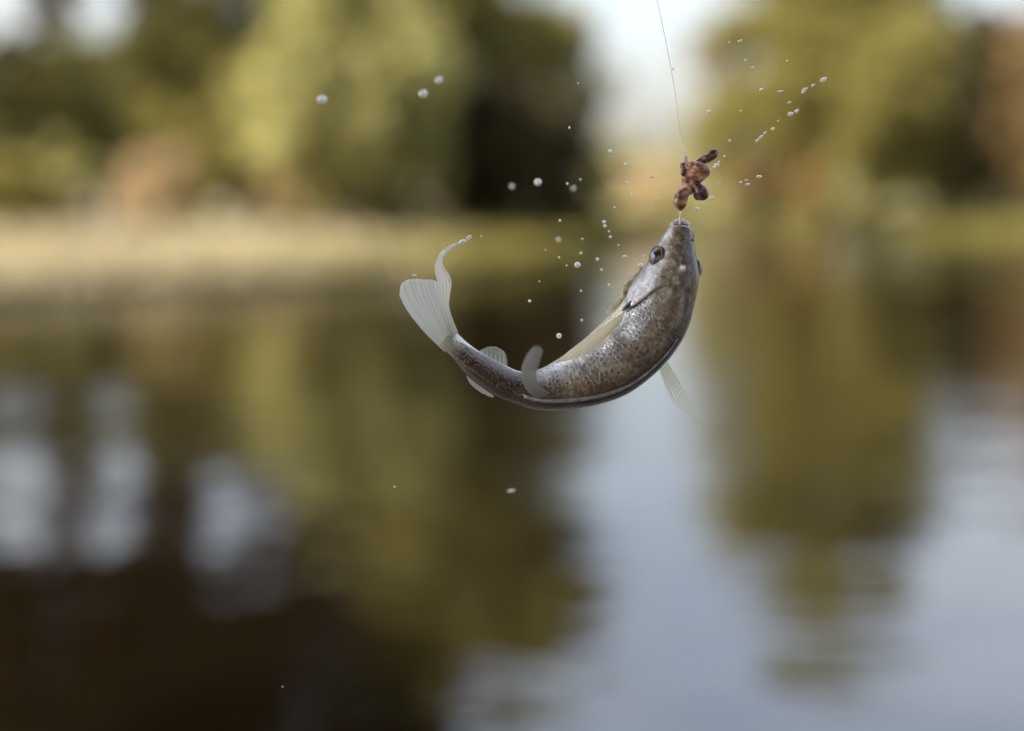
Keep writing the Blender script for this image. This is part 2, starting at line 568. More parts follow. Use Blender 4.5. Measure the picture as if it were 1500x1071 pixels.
# stations: belly side outline, back side outline, depth of the middle (mm nearer), roll of the back towards the lens, thickness/height
ST = [
    # Lx,  Ly,  Rx,   Ry,   near, roll, r
    (985, 331, 1006, 331, 2.0, 64, 0.90),
    (979, 334, 1013, 336, 1.5, 64, 0.85),
    (973, 342, 1015, 345, 1.0, 64, 0.76),
    (966, 354, 1016, 358, 0.5, 64, 0.68),
    (958, 367, 1018, 372, 0.0, 63, 0.63),
    (950, 381, 1020, 389, 0.0, 62, 0.60),
    (942, 394, 1021, 405, 0.0, 60, 0.57),
    (934, 406, 1018, 425, 0.5, 57, 0.55),
    (924, 422, 1013, 450, 1.0, 54, 0.54),
    (913, 438, 1006, 477, 2.0, 52, 0.53),
    (900, 453, 995, 501, 3.0, 50, 0.52),
    (885, 469, 975, 529, 4.0, 50, 0.52),
    (871, 482, 948, 555, 4.5, 51, 0.52),
    (857, 495, 915, 578, 4.5, 53, 0.52),
    (838, 511, 876, 592, 4.0, 56, 0.53),
    (815, 527, 830, 600, 3.0, 61, 0.55),
    (789, 541, 786, 600, 2.0, 67, 0.57),
    (763, 544, 752, 590, 1.0, 72, 0.58),
    (738, 534, 722, 578, 0.0, 74, 0.58),
    (703, 515, 686, 552, -1.0, 72, 0.56),
    (686, 503, 668, 530, -2.0, 62, 0.48),
    (674, 492, 655, 516, -2.5, 48, 0.36),
    (664, 481, 644, 506, -3.0, 38, 0.22),
]
NS = 132
NR = 44
tS = np.linspace(0, len(ST) - 1, NS)
SS = cat(ST, tS)
CEN, DV, LV, AA, BB = [], [], [], [], []
for row in SS:
    lx, ly, rx, ry, near, roll, rr = row
    Lp, Rp = pt(lx, ly, near), pt(rx, ry, near)
    out = (Rp - Lp)
    W = out.length / 2
    out.normalize()
    c = (Lp + Rp) / 2
    th = R(roll)
    a = W / math.sqrt(math.cos(th) ** 2 + (rr * math.sin(th)) ** 2)
    tc_ = -FWD
    CEN.append(c); AA.append(a); BB.append(a * rr)
    DV.append(out * math.cos(th) + tc_ * math.sin(th))
    LV.append(-out * math.sin(th) + tc_ * math.cos(th))
ARC = [0.0]
for i in range(1, NS):
    ARC.append(ARC[-1] + (CEN[i] - CEN[i - 1]).length * 1000)


def body_pt(t, phi, off=0.0):
    """surface point: t station (0..22, float), phi angle from the back towards the fish's left flank, off metres outward"""
    u = t / (len(ST) - 1) * (NS - 1)
    i = int(min(max(u, 0), NS - 2)); f = u - i
    c = CEN[i].lerp(CEN[i + 1], f); d = DV[i].lerp(DV[i + 1], f); l = LV[i].lerp(LV[i + 1], f)
    a = AA[i] * (1 - f) + AA[i + 1] * f; b = BB[i] * (1 - f) + BB[i + 1] * f
    cp, sp = math.cos(phi), math.sin(phi)
    pinch = 1.0 - 0.10 * max(cp, 0) ** 6 - 0.12 * max(-cp, 0) ** 4
    p = c + d * (a * cp) + l * (b * sp * pinch)
    nrm = (d * (cp * b) + l * (sp * a)).normalized()
    return p + nrm * off, nrm


def fish_material():
    m, n, b = new_mat('fish_skin')
    al = n.nodes.new('ShaderNodeAttribute'); al.attribute_name = 'along'
    ar = n.nodes.new('ShaderNodeAttribute'); ar.attribute_name = 'around'
    hb = n.nodes.new('ShaderNodeAttribute'); hb.attribute_name = 'flank'
    A, P, H = al.outputs['Fac'], ar.outputs['Fac'], hb.outputs['Fac']
    cx = n.nodes.new('ShaderNodeCombineXYZ')
    n.links.new(A, cx.inputs[0]); n.links.new(P, cx.inputs[1])
    pos = cx.outputs[0]
    nz = noise(n, 0.16, 4, 0.6, pos)          # large mottling
    nf = noise(n, 0.9, 3, 0.6, pos)
    vo = n.nodes.new('ShaderNodeTexVoronoi')
    vo.feature = 'DISTANCE_TO_EDGE'
    vo.inputs['Scale'].default_value = 0.62
    vo.inputs['Randomness'].default_value = 0.62
    n.links.new(pos, vo.inputs['Vector'])
    vd = n.nodes.new('ShaderNodeTexVoronoi')
    vd.inputs['Scale'].default_value = 0.62
    vd.inputs['Randomness'].default_value = 0.62
    n.links.new(pos, vd.inputs['Vector'])
    # back -> belly colour
    hj = mth(n, 'ADD', H, mth(n, 'MULTIPLY', mth(n, 'SUBTRACT', nz.outputs[0], 0.5), 0.42))
    base = ramp(n, [(0.0, (0.022, 0.010, 0.006)), (0.05, (0.065, 0.036, 0.020)), (0.16, (0.15, 0.105, 0.070)), (0.29, (0.26, 0.22, 0.175)),
                    (0.39, (0.35, 0.37, 0.39)), (0.48, (0.72, 0.76, 0.80)), (0.66, (0.86, 0.82, 0.68)), (0.9, (0.86, 0.78, 0.54))])
    n.links.new(hj, base.inputs[0])
    # scales: dark centre, pale reticulation; only on the body and strongest on the upper flank
    e = ramp(n, [(0.04, (0, 0, 0)), (0.30, (1, 1, 1))])
    n.links.new(vo.outputs['Distance'], e.inputs[0])
    onbody = ramp(n, [(0.16, (0, 0, 0)), (0.24, (1, 1, 1))])
    n.links.new(mth(n, 'DIVIDE', A, 150.0), onbody.inputs[0])
    upper = ramp(n, [(0.0, (0.7, 0.7, 0.7)), (0.22, (1, 1, 1)), (0.38, (0.55, 0.55, 0.55)), (0.52, (0, 0, 0))])
    n.links.new(hj, upper.inputs[0])
    f1 = mth(n, 'MULTIPLY', mth(n, 'MULTIPLY', e.outputs[0], onbody.outputs[0]), upper.outputs[0])
    c1 = mixc(n, base.outputs[0], (0.050, 0.025, 0.014), mth(n, 'MULTIPLY', f1, 0.78))
    # dark vertical bars
    bars = n.nodes.new('ShaderNodeTexWave')
    bars.inputs['Scale'].default_value = 0.022
    bars.inputs['Distortion'].default_value = 3.0
    bars.inputs['Detail'].default_value = 3
    bars.inputs['Detail Scale'].default_value = 4
    n.links.new(pos, bars.inputs['Vector'])
    br = ramp(n, [(0.45, (0, 0, 0)), (0.85, (1, 1, 1))])
    n.links.new(bars.outputs['Fac'], br.inputs[0])
    c2 = mixc(n, c1, (0.07, 0.04, 0.025), mth(n, 'MULTIPLY', mth(n, 'MULTIPLY', br.outputs[0], upper.outputs[0]), 0.6))
    # peduncle darker brown
    ped = ramp(n, [(0.60, (0, 0, 0)), (0.74, (1, 1, 1)), (0.95, (1, 1, 1)), (1.0, (0.0, 0.0, 0.0))])
    n.links.new(mth(n, 'DIVIDE', A, ARC[-1]), ped.inputs[0])
    lowm = ramp(n, [(0.52, (1, 1, 1)), (0.60, (0, 0, 0))])
    n.links.new(H, lowm.inputs[0])
    c3 = mixc(n, c2, (0.045, 0.018, 0.007), mth(n, 'MULTIPLY', mth(n, 'MULTIPLY', ped.outputs[0], lowm.outputs[0]), 1.0))
    # pale flecks on scale edges and pale mottling over the head
    nm = noise(n, 0.42, 4, 0.65, pos)
    fm = ramp(n, [(0.52, (0, 0, 0)), (0.66, (1, 1, 1))])
    n.links.new(nm.outputs[0], fm.inputs[0])
    mid = ramp(n, [(0.06, (0, 0, 0)), (0.2, (1, 1, 1)), (0.75, (1, 1, 1)), (0.9, (0, 0, 0))])
    n.links.new(H, mid.inputs[0])
    fk = mth(n, 'MULTIPLY', mth(n, 'MULTIPLY', fm.outputs[0], mid.outputs[0]), mth(n, 'SUBTRACT', 1.0, f1))
    fk = mth(n, 'MULTIPLY', fk, mth(n, 'SUBTRACT', 1.0, mth(n, 'MULTIPLY', ped.outputs[0], 1.0)))
    c4 = mixc(n, c3, (0.50, 0.49, 0.46), mth(n, 'MULTIPLY', fk, 0.5))
    dm = ramp(n, [(0.30, (1, 1, 1)), (0.44, (0, 0, 0))])
    n.links.new(nm.outputs[0], dm.inputs[0])
    c4 = mixc(n, c4, (0.04, 0.022, 0.014), mth(n, 'MULTIPLY', mth(n, 'MULTIPLY', dm.outputs[0], upper.outputs[0]), 0.55))
    # head: greyer and blotched with brown
    hm = mth(n, 'SUBTRACT', 1.0, onbody.outputs[0])
    nh = noise(n, 0.34, 5, 0.7, pos)
    hr = ramp(n, [(0.36, (0.09, 0.06, 0.042)), (0.5, (0.21, 0.18, 0.155)), (0.64, (0.46, 0.48, 0.50))])
    n.links.new(mth(n, 'ADD', nh.outputs[0], mth(n, 'MULTIPLY', mth(n, 'SUBTRACT', H, 0.33), 0.30)), hr.inputs[0])
    c4 = mixc(n, c4, hr.outputs[0], mth(n, 'MULTIPLY', hm, 0.72))
    tb = ramp(n, [(0.93, (0, 0, 0)), (1.0, (1, 1, 1))])
    n.links.new(mth(n, 'DIVIDE', A, ARC[-1]), tb.inputs[0])
    c4 = mixc(n, c4, (0.44, 0.42, 0.34), tb.outputs[0])
    n.links.new(c4, b.inputs['Base Color'])
    # silvery guanine on the lower flank
    mt = ramp(n, [(0.30, (0, 0, 0)), (0.52, (0.6, 0.6, 0.6)), (0.68, (0.45, 0.45, 0.45)), (0.85, (0, 0, 0))])
    n.links.new(hj, mt.inputs[0])
    n.links.new(mt.outputs[0], b.inputs['Metallic'])
    b.inputs['Roughness'].default_value = 0.24
    b.inputs['Specular IOR Level'].default_value = 0.45
    b.inputs['Coat Weight'].default_value = 0.3
    b.inputs['Coat Roughness'].default_value = 0.08
    hgt = mth(n, 'ADD', mth(n, 'MULTIPLY', mth(n, 'MULTIPLY', e.outputs[0], onbody.outputs[0]), 0.7), mth(n, 'MULTIPLY', nf.outputs[0], 0.9))
    n.links.new(bump(n, hgt, 0.00027, 1.0), b.inputs['Normal'])
    return m


def fin_material(name, memb, ray, alpha, rays, lo=0.25):
    """thin translucent membrane with denser rays; 'across' runs 0..1 over the fin, 'out' from base to rim"""
    m, n, b = new_mat(name)
    ac = n.nodes.new('ShaderNodeAttribute'); ac.attribute_name = 'across'
    ou = n.nodes.new('ShaderNodeAttribute'); ou.attribute_name = 'out'
    nz = noise(n, 260, 2, 0.5, geo_pos(n))
    s = mth(n, 'SINE', mth(n, 'ADD', mth(n, 'MULTIPLY', ac.outputs['Fac'], rays * 2 * math.pi), mth(n, 'MULTIPLY', nz.outputs[0], 2.4)))
    rm = ramp(n, [(lo, (0, 0, 0)), (min(1.0, lo + 0.75), (0.95, 0.95, 0.95))])
    n.links.new(mth(n, 'ADD', mth(n, 'MULTIPLY', s, 0.5), 0.5), rm.inputs[0])
    basef = ramp(n, [(0.0, (1, 1, 1)), (0.45, (0.2, 0.2, 0.2)), (0.9, (0.0, 0.0, 0.0)), (1.0, (0.4, 0.4, 0.4))])
    n.links.new(ou.outputs['Fac'], basef.inputs[0])
    fade = ramp(n, [(0.0, (1, 1, 1)), (1.0, (0.35, 0.35, 0.35))])
    n.links.new(ou.outputs['Fac'], fade.inputs[0])
    rf = mth(n, 'MULTIPLY', rm.outputs[0], fade.outputs[0])
    c = mixc(n, memb, ray, rf)
    n.links.new(c, b.inputs['Base Color'])
    b.inputs['Roughness'].default_value = 0.25
    t = n.nodes.new('ShaderNodeBsdfTranslucent')
    n.links.new(c, t.inputs['Color'])
    m1 = n.nodes.new('ShaderNodeMixShader'); m1.inputs[0].default_value = 0.55
    n.links.new(b.outputs[0], m1.inputs[1]); n.links.new(t.outputs[0], m1.inputs[2])
    tr = n.nodes.new('ShaderNodeBsdfTransparent')
    m2 = n.nodes.new('ShaderNodeMixShader')
    op = mth(n, 'ADD', mth(n, 'MULTIPLY', rf, 0.35), alpha)
    op = mth(n, 'MINIMUM', mth(n, 'ADD', op, mth(n, 'MULTIPLY', basef.outputs[0], 0.35)), 1.0)
    n.links.new(op, m2.inputs[0])
    n.links.new(tr.outputs[0], m2.inputs[1]); n.links.new(m1.outputs[0], m2.inputs[2])
    n.links.new(m2.outputs[0], n.nodes['Material Output'].inputs['Surface'])
    n.links.new(bump(n, rm.outputs[0], 0.00015), b.inputs['Normal'])
    return m


def simple(name, col, rough=0.4, spec=0.5, coat=0.0, vary=None, scale=800, bmp=0.0002, trans=0.0, sss=0.0):
    m, n, b = new_mat(name)
    t = noise(n, scale, 4, 0.6, geo_pos(n))
    if vary:
        r = ramp(n, [(0.3, col), (0.7, vary)])
        n.links.new(t.outputs[0], r.inputs[0])
        n.links.new(r.outputs[0], b.inputs['Base Color'])
    else:
        b.inputs['Base Color'].default_value = (*col, 1)
    b.inputs['Roughness'].default_value = rough
    b.inputs['Specular IOR Level'].default_value = spec
    b.inputs['Coat Weight'].default_value = coat
    b.inputs['Coat Roughness'].default_value = 0.08
    b.inputs['Transmission Weight'].default_value = trans
    if sss:
        b.inputs['Subsurface Weight'].default_value = sss
        b.inputs['Subsurface Scale'].default_value = 0.002
        b.inputs['Subsurface Radius'].default_value = (1.0, 0.35, 0.2)
    if bmp:
        n.links.new(bump(n, t.outputs[0], bmp), b.inputs['Normal'])
    return m


M_FISH = fish_material()
fish = empty('fish', pt(997, 326, 0))
tag(fish, 'small brown sunfish curled in a C, hanging by its mouth in mid air', 'fish')

V, F = [], []
al, ar, fl = [], [], []
for i in range(NS):
    t = i / (NS - 1) * (len(ST) - 1)
    per = math.pi * (AA[i] + BB[i]) * 1000
    for k in range(NR):
        phi = 2 * math.pi * k / NR
        p, nn = body_pt(t, phi)
        ph = phi if phi <= math.pi else phi - 2 * math.pi
        # cheek and snout modelling: brow hollow between the eyes, swelling over the nape
        hollow = -0.0007 * math.exp(-((t - 3.6) / 1.2) ** 2) * math.exp(-(ph / 0.5) ** 2)
        nape = 0.0004 * math.exp(-((t - 7.0) / 1.2) ** 2) * math.exp(-(ph / 0.6) ** 2)
        V.append(p + nn * (hollow + nape))
        al.append(ARC[i]); ar.append(abs(ph) / (2 * math.pi) * per + (37.0 if ph < 0 else 0.0)); fl.append(abs(ph) / math.pi)
for i in range(NS - 1):
    for k in range(NR):
        l = (k + 1) % NR
        F.append((i * NR + k, i * NR + l, (i + 1) * NR + l, (i + 1) * NR + k))
F.append(tuple(reversed(range(NR))))
F.append(tuple(range((NS - 1) * NR, NS * NR)))
body = mesh('body', V, F, M_FISH, fish)
attr(body, 'along', al); attr(body, 'around', ar); attr(body, 'flank', fl)

# ---- head parts
M_LIP = simple('lip_skin', (0.20, 0.15, 0.12), 0.3, 0.6, 0.5, (0.42, 0.38, 0.33), 700)
M_JAW = simple('jaw_skin', (0.24, 0.19, 0.17), 0.3, 0.6, 0.5, (0.48, 0.45, 0.44), 600)
M_MOUTH = simple('opening_shade', (0.05, 0.03, 0.015), 0.4)  # dark tone painted for the shade inside mouth and nostrils
M_IRIS = simple('iris', (0.16, 0.115, 0.035), 0.15, 0.6, 0.5, (0.02, 0.014, 0.012), 500)
M_PUPIL = simple('pupil', (0.008, 0.012, 0.10), 0.06, 0.9, 1.0)
M_SOCKET = simple('eye_rim', (0.02, 0.014, 0.012), 0.3, 0.5, 0.4, (0.10, 0.08, 0.06), 900)
M_FLAP = simple('ear_flap', (0.015, 0.010, 0.014), 0.3, 0.6, 0.5, (0.06, 0.045, 0.06), 900)


def curve_tube(name, pts, radii, mat, parent, sides=10, n=20):
    q = [Vector(v) for v in cat([tuple(p) for p in pts], np.linspace(0, len(pts) - 1, n))]
    rr = list(cat([[r] for r in radii], np.linspace(0, len(radii) - 1, n))[:, 0])
    v, f = tube(q, rr, sides)
    return mesh(name, v, f, mat, parent)


def blob(name, c, ax, mat, parent, seg=20, rings=12, bumpy=0.0, seed=0):
    """ellipsoid from centre and three axis vectors"""
    rng = np.random.default_rng(seed)
    kk = rng.normal(size=(4, 3)) * 3
    V, F = [], []
    for i in range(rings + 1):
        th = math.pi * i / rings
        for j in range(seg):
            ph = 2 * math.pi * j / seg
            q = Vector((math.sin(th) * math.cos(ph), math.sin(th) * math.sin(ph), math.cos(th)))
            s = 1 + bumpy * sum(math.sin(k_.dot(q) + 1.3 * z) for z, k_ in enumerate(map(Vector, kk))) / 4
            V.append(c + (ax[0] * q.x + ax[1] * q.y + ax[2] * q.z) * s)
    for i in range(rings):
        for j in range(seg):
            k = (j + 1) % seg
            F.append((i * seg + j, (i + 1) * seg + j, (i + 1) * seg + k, i * seg + k))
    return mesh(name, V, F, mat, parent)


# lower jaw pokes out beyond the upper lip; a dark blob paints the shade of the gape between
blob('lower_jaw', pt(996, 332, -2.5), (RT * 3.9e-3, UP * 2.8e-3, FWD * 3.6e-3), M_JAW, fish, bumpy=0.05, seed=3)
blob('opening_shade', pt(997, 330.0, 1.2), (RT * 2.6e-3, UP * 0.7e-3, FWD * 0.8e-3), M_MOUTH, fish)
lip = curve_tube('upper_lip', [pt(976, 341, -3.0), pt(981, 337.5, 1.0), pt(989, 335, 3.6), pt(998, 334, 4.2), pt(1007, 336.5, 3.2), pt(1014, 343, 0.2), pt(1016, 348, -3)],
                 [0.4e-3, 0.95e-3, 1.2e-3, 1.15e-3, 1.2e-3, 0.9e-3, 0.4e-3], M_LIP, fish)
for (t, ph) in ((2.7, 0.42), (2.7, -0.42)):
    p, nn = body_pt(t, ph, 0.0)
    blob('nostril', p - nn * 0.0001, (RT * 0.55e-3, UP * 0.4e-3, FWD * 0.35e-3), M_MOUTH, fish, 10, 6)


def eye(t, phi, rad, sink):
    p, nn = body_pt(t, phi)
    c = p - nn * sink
    u = nn.orthogonal().normalized(); v = nn.cross(u)
    e = blob('eye', c, (u * rad, v * rad, nn * rad), M_IRIS, fish, 24, 16)
    # pupil: a slightly raised cap looking out along the normal
    V, F = [c + nn * rad * 1.03], []
    for i in range(1, 5):
        a = 0.60 * i / 4
        for j in range(20):
            b = 2 * math.pi * j / 20
            V.append(c + (nn * math.cos(a) + (u * math.cos(b) + v * math.sin(b)) * math.sin(a)) * rad * (1.03 - 0.025 * (i == 4)))
    for j in range(20):
        k = (j + 1) % 20
        F.append((0, 1 + j, 1 + k))
        for i in range(3):
            F.append((1 + i * 20 + j, 1 + (i + 1) * 20 + j, 1 + (i + 1) * 20 + k, 1 + i * 20 + k))
    mesh('pupil', V, F, M_PUPIL, e)
    # rim of skin round the eye
    path = []
    h = rad - sink
    rr = math.sqrt(max(rad * rad - (sink * 0.8) ** 2, 1e-9)) * 1.02
    for j in range(25):
        b = 2 * math.pi * j / 24
        path.append(c + nn * sink * 0.8 + (u * math.cos(b) + v * math.sin(b)) * rr)
    vv, ff = tube(path, [0.00055] * 25, 6, False)
    mesh('eye_rim', vv, ff, M_SOCKET, e)
    return e


eye(4.75, R(94), 0.0046, 0.0029)['label'] = 'dark blue eye with olive rim'
eye(5.5, R(-60), 0.0036, 0.0019)


# gill cover: a shell lying on the left cheek, free at its rear edge and ending in the dark ear flap
def shell(name, tf, tr_fn, p0, p1, off, mat, nu=22, nv=20):
    V, F = [], []
    al, ar, fl = [], [], []
    for i in range(nu):
        for j in range(nv):
            phi = p0 + (p1 - p0) * j / (nv - 1)
            t = tf + (tr_fn(phi) - tf) * i / (nu - 1)
            s = i / (nu - 1)
            e = min(j, nv - 1 - j) / (nv - 1) * 6
            o = off * (s ** 0.8) * min(1, e)
            o = o if i < nu - 1 else -0.0002
            V.append(body_pt(t, phi, o - 0.00015)[0])
            al.append(t * 6.0 - 28); ar.append(phi / math.pi * 40 + 11); fl.append(phi / math.pi)
    for i in range(nu - 1):
        for j in range(nv - 1):
            F.append((i * nv + j, i * nv + j + 1, (i + 1) * nv + j + 1, (i + 1) * nv + j))
    o = mesh(name, V, F, mat, fish)
    attr(o, 'along', al); attr(o, 'around', ar); attr(o, 'flank', fl)
    return o


def rear(phi):
    d = math.degrees(phi)
    return 7.4 + 2.1 * math.exp(-((d - 104) / 26) ** 2)


gill = shell('gill_cover', 5.2, rear, R(48), R(150), 0.0011, M_FISH)
pe, ne = body_pt(9.35, R(104), 0.0008)
pe2, _ = body_pt(9.9, R(106), 0.0010)
ax = (pe2 - pe).normalized()
fl_ = blob('ear_flap', pe, (ax * 2.9e-3, ax.cross(ne) * 1.3e-3, ne * 0.5e-3), M_FLAP, gill, 16, 8)
fl_['label'] = 'blackish ear flap at the rear of the gill cover'
edge = [body_pt(rear(R(d)) + 0.03, R(d), 0.00045)[0] for d in np.linspace(58, 100, 9)]
curve_tube('gill_slit', edge, [0.00003, 0.00006, 0.0001, 0.00014, 0.00018, 0.00022, 0.0003, 0.0004, 0.0005], M_FLAP, gill, 6, 24)

# gill membranes and throat folds along the belly side
M_MEMB = simple('throat_skin', (0.26, 0.21, 0.08), 0.3, 0.6, 0.5, (0.86, 0.82, 0.70), 420, 0.0008)
for q, (ph, r0) in enumerate(((138, 0.0010), (147, 0.0011), (156, 0.0012))):
    curve_tube('gill_membrane', [body_pt(t, R(ph), 0.0010 + 0.0007 * math.sin(t * 2.6 + q))[0] for t in np.linspace(5.6, 10.4 - q * 0.5, 7)], [r0 * 0.3, r0, r0 * 1.1, r0 * 1.2, r0, r0 * 0.8, r0 * 0.2], M_MEMB, fish, 8, 26)


# ---- fins
def fin(name, rays, mat, nu=40, nv=24, thick=0.00022, label=None, ruff=0.0):
    """rays: list of polylines of (px, py, near) from base to rim, ordered across the fin"""
    m = max(len(r) for r in rays)
    fine = [cat(r, np.linspace(0, len(r) - 1, nv)) for r in rays]      # nv points per ray
    rg = np.random.default_rng(len(name) * 7 + len(rays))
    fine = np.array(fine)                                              # rays, nv, 3
    grid = np.array([cat(fine[:, j], np.linspace(0, len(rays) - 1, nu)) for j in range(nv)])  # nv, nu, 3
    V, F, ac, ou = [], [], [], []
    for j in range(nv):
        for i in range(nu):
            x, y, z = grid[j, i]
            z += ruff * math.sin(i / (nu - 1) * 2 * math.pi * 6) * (j / (nv - 1))
            if j == nv - 1:            # frayed rim
                q_ = grid[j - 1, i]
                f_ = rg.uniform(-0.2, 0.9)
                x, y = x + (x - q_[0]) * f_, y + (y - q_[1]) * f_
            V.append(pt(x, y, z)); ac.append(i / (nu - 1)); ou.append(j / (nv - 1))
    for j in range(nv - 1):
        for i in range(nu - 1):
            F.append((j * nu + i, j * nu + i + 1, (j + 1) * nu + i + 1, (j + 1) * nu + i))
    o = mesh(name, V, F, mat, fish)
    attr(o, 'across', ac); attr(o, 'out', ou)
    md = o.modifiers.new('thickness', 'SOLIDIFY')
    md.thickness = thick; md.offset = 0
    if label: o['label'] = label
    return o


M_TAIL = fin_material('tail_fin', (0.88, 0.93, 0.95), (0.54, 0.53, 0.46), 0.54, 13)
M_TAIL2 = fin_material('tail_lobe', (0.88, 0.92, 0.93), (0.56, 0.54, 0.48), 0.54, 5)
M_CLEAR = fin_material('clear_fin', (0.86, 0.89, 0.84), (0.05, 0.045, 0.03), 0.26, 9, 0.45)
M_YEL = fin_material('pelvic_fin', (0.86, 0.84, 0.72), (0.40, 0.36, 0.16), 0.12, 6)
M_PECT = fin_material('pectoral_fin', (0.95, 0.92, 0.78), (0.74, 0.67, 0.46), 0.55, 6)
M_DORS = fin_material('dorsal_fin', (0.44, 0.44, 0.42), (0.18, 0.16, 0.14), 0.58, 5, 0.3)

fin('tail_fin', [
    [(652, 516, -3), (622, 487, -4), (597, 455, -5), (586, 434, -5)],
    [(653, 512, -3), (622, 478, -3.5), (598, 445, -4), (587, 420, -4)],
    [(655, 508, -3), (626, 470, -3), (604, 435, -3), (595, 411, -3)],
    [(657, 504, -2.5), (633, 465, -2), (616, 432, -2), (609, 409, -2)],
    [(660, 500, -2.5), (641, 460, -1.5), (630, 430, -1), (624, 410, -1)],
    [(663, 496, -2.5), (650, 460, -1), (642, 430, 0), (638, 412, 0)],
    [(667, 491, -2.5), (656, 462, 0), (650, 438, 1.5), (649, 425, 1.5)],
], M_TAIL, label='broad pale lobe of the tail fin', ruff=0.12)
fin('tail_lobe', [
    [(660, 498, -2.3), (647, 458, 0.4), (641, 415, 1), (637, 394, 1), (641, 378, 0), (648, 367, 0), (660, 360, 0), (676, 353, 0)],
    [(664, 494, -2.0), (651, 455, 1.6), (647, 415, 2.5), (641, 392, 2.5), (643.5, 378, 2), (650, 368, 2), (662, 360.5, 2), (677, 353.5, 2)],
    [(668, 489, -1.6), (656, 450, 3), (655, 415, 5), (645, 392, 4.5), (646, 379, 4), (652, 369.5, 3), (663, 361.5, 3), (678, 354.5, 3)],
    [(671, 487, -1.2), (658, 450, 4), (661, 412, 6.5), (650, 390, 5.5), (648.5, 380, 5), (654, 371, 4), (664, 363, 4), (679, 356, 4)],
], M_TAIL2, 20, 60, label='upper tail lobe turned edge on and curling to a wet tip')
fin('anal_fin', [
    [(699, 517, -3), (702, 515, -4), (704, 513.5, -4)],
    [(706, 520, -3), (707, 514, -5), (709, 510.5, -6)],
    [(716, 526, -3), (716, 516, -5), (717, 508.5, -6.5)],
    [(726, 531, -3), (726, 519, -5), (726, 509, -6.5)],
    [(734, 535, -3), (735, 523, -5), (735, 513, -6.5)],
    [(741, 539, -3), (741, 530, -5), (741, 520, -6)],
    [(744, 541, -3), (743, 536, -4), (742.5, 531, -5)],
], M_CLEAR, 60, 14, label='small clear ribbed fin on the inside of the curl')
fin('ventral_fin', [
    [(676, 533, -3), (680, 542, -4), (683, 549, -5)],
    [(684, 543, -3), (685.5, 552, -4.5), (688, 560, -6)],
    [(693, 552, -3), (694, 560, -4.5), (696, 568, -6)],
    [(704, 560, -3), (704, 567, -4.5), (705, 574.5, -6)],
    [(714, 568, -3), (713, 574, -4.5), (714, 579, -6)],
    [(722, 573, -3), (722, 578, -4), (723, 582.5, -5)],
], M_CLEAR, 50, 10, label='narrow clear fin on the outside of the curl')
# soft dorsal fin: a low keel along the ridge, sweeping up into a lobe that flops towards the lens
ridge = lambda t, h: body_pt(t, 0.0, h)[0]
kt = np.linspace(10.0, 16.6, 40)
V, F, ac, ou = [], [], [], []
for i, t in enumerate(kt):
    hgt = 0.0019 * math.sin(math.pi * min(1, (t - 10.0) / 4.0) / 2) * (0.9 + 0.1 * math.sin(i * 0.6))
    b0, nn = body_pt(t, 0.0, -0.0004)
    lean, _ = body_pt(t, R(6 + 16 * min(1, (t - 10.0) / 4.0)), 0.0003)
    for j in range(6):
        f = j / 5
        p = b0.lerp(lean, f * 0.75) + nn * hgt * (math.sin(f * math.pi * 0.62)) * 0.8
        V.append(p); ac.append(i / 39 * 2.5); ou.append(f * 0.8)
for i in range(39):
    for j in range(5):
        F.append((i * 6 + j, i * 6 + j + 1, (i + 1) * 6 + j + 1, (i + 1) * 6 + j))
M_KEEL = simple('dorsal_keel', (0.12, 0.12, 0.15), 0.2, 0.7, 0.7, (0.40, 0.43, 0.50), 330, 0.0003)  # blue grey base colour paints in the bluish highlight along the ridge
kf = mesh('spiny_dorsal_fin', V, F, M_KEEL, fish)
attr(kf, 'across', ac); attr(kf, 'out', ou)
md = kf.modifiers.new('thickness', 'SOLIDIFY'); md.thickness = 0.0003; md.offset = 0
fin('dorsal_fin', [
    [(812, 590, 9), (786, 583, 13), (768, 566, 18), (764, 542, 27), (771, 522, 33), (779, 511, 37)],
    [(816, 586, 9), (792, 579, 14), (775, 562, 20), (771, 541, 29), (777, 522, 35), (784, 508, 39)],
    [(820, 583, 9), (800, 576, 14), (783, 561, 20), (779, 543, 29), (784, 525, 35), (790, 509, 39)],
    [(826, 581, 8), (806, 575, 13), (790, 564, 18), (786, 548, 26), (790, 530, 32), (795, 514, 37)],
], M_DORS, 24, 34, label='grey dorsal lobe flopping out towards the viewer')
fin('pelvic_fin', [
    [(966, 541, -6), (975, 566, -9), (984, 586, -12), (998, 601, -14), (1018, 615, -15)],
    [(970, 538, -6), (981, 562, -9), (992, 584, -12), (1005, 601, -14), (1021, 620, -15)],
    [(974, 535, -6), (987, 558, -9), (999, 580, -12), (1011, 601, -14), (1028, 630, -15)],
    [(978, 531, -6), (992, 554, -9), (1005, 576, -12), (1013, 594, -14), (1020, 615, -15)],
], M_YEL, 40, 26, label='pale yellowish fin trailing below the back')
fin('pectoral_fin', [
    [(918, 453, 7), (893, 472, 7), (862, 493, 6), (833, 515, 5)],
    [(914, 460, 8.5), (890, 480, 8.5), (858, 505, 8), (826, 523, 6.5)],
    [(912, 466, 9.5), (888, 488, 10), (858, 512, 9), (818, 530, 7.5)],
    [(911, 471, 10), (890, 492, 10.5), (866, 513, 10), (832, 528, 8)],
], M_PECT, 36, 24, label='pale pectoral fin pressed along the belly')

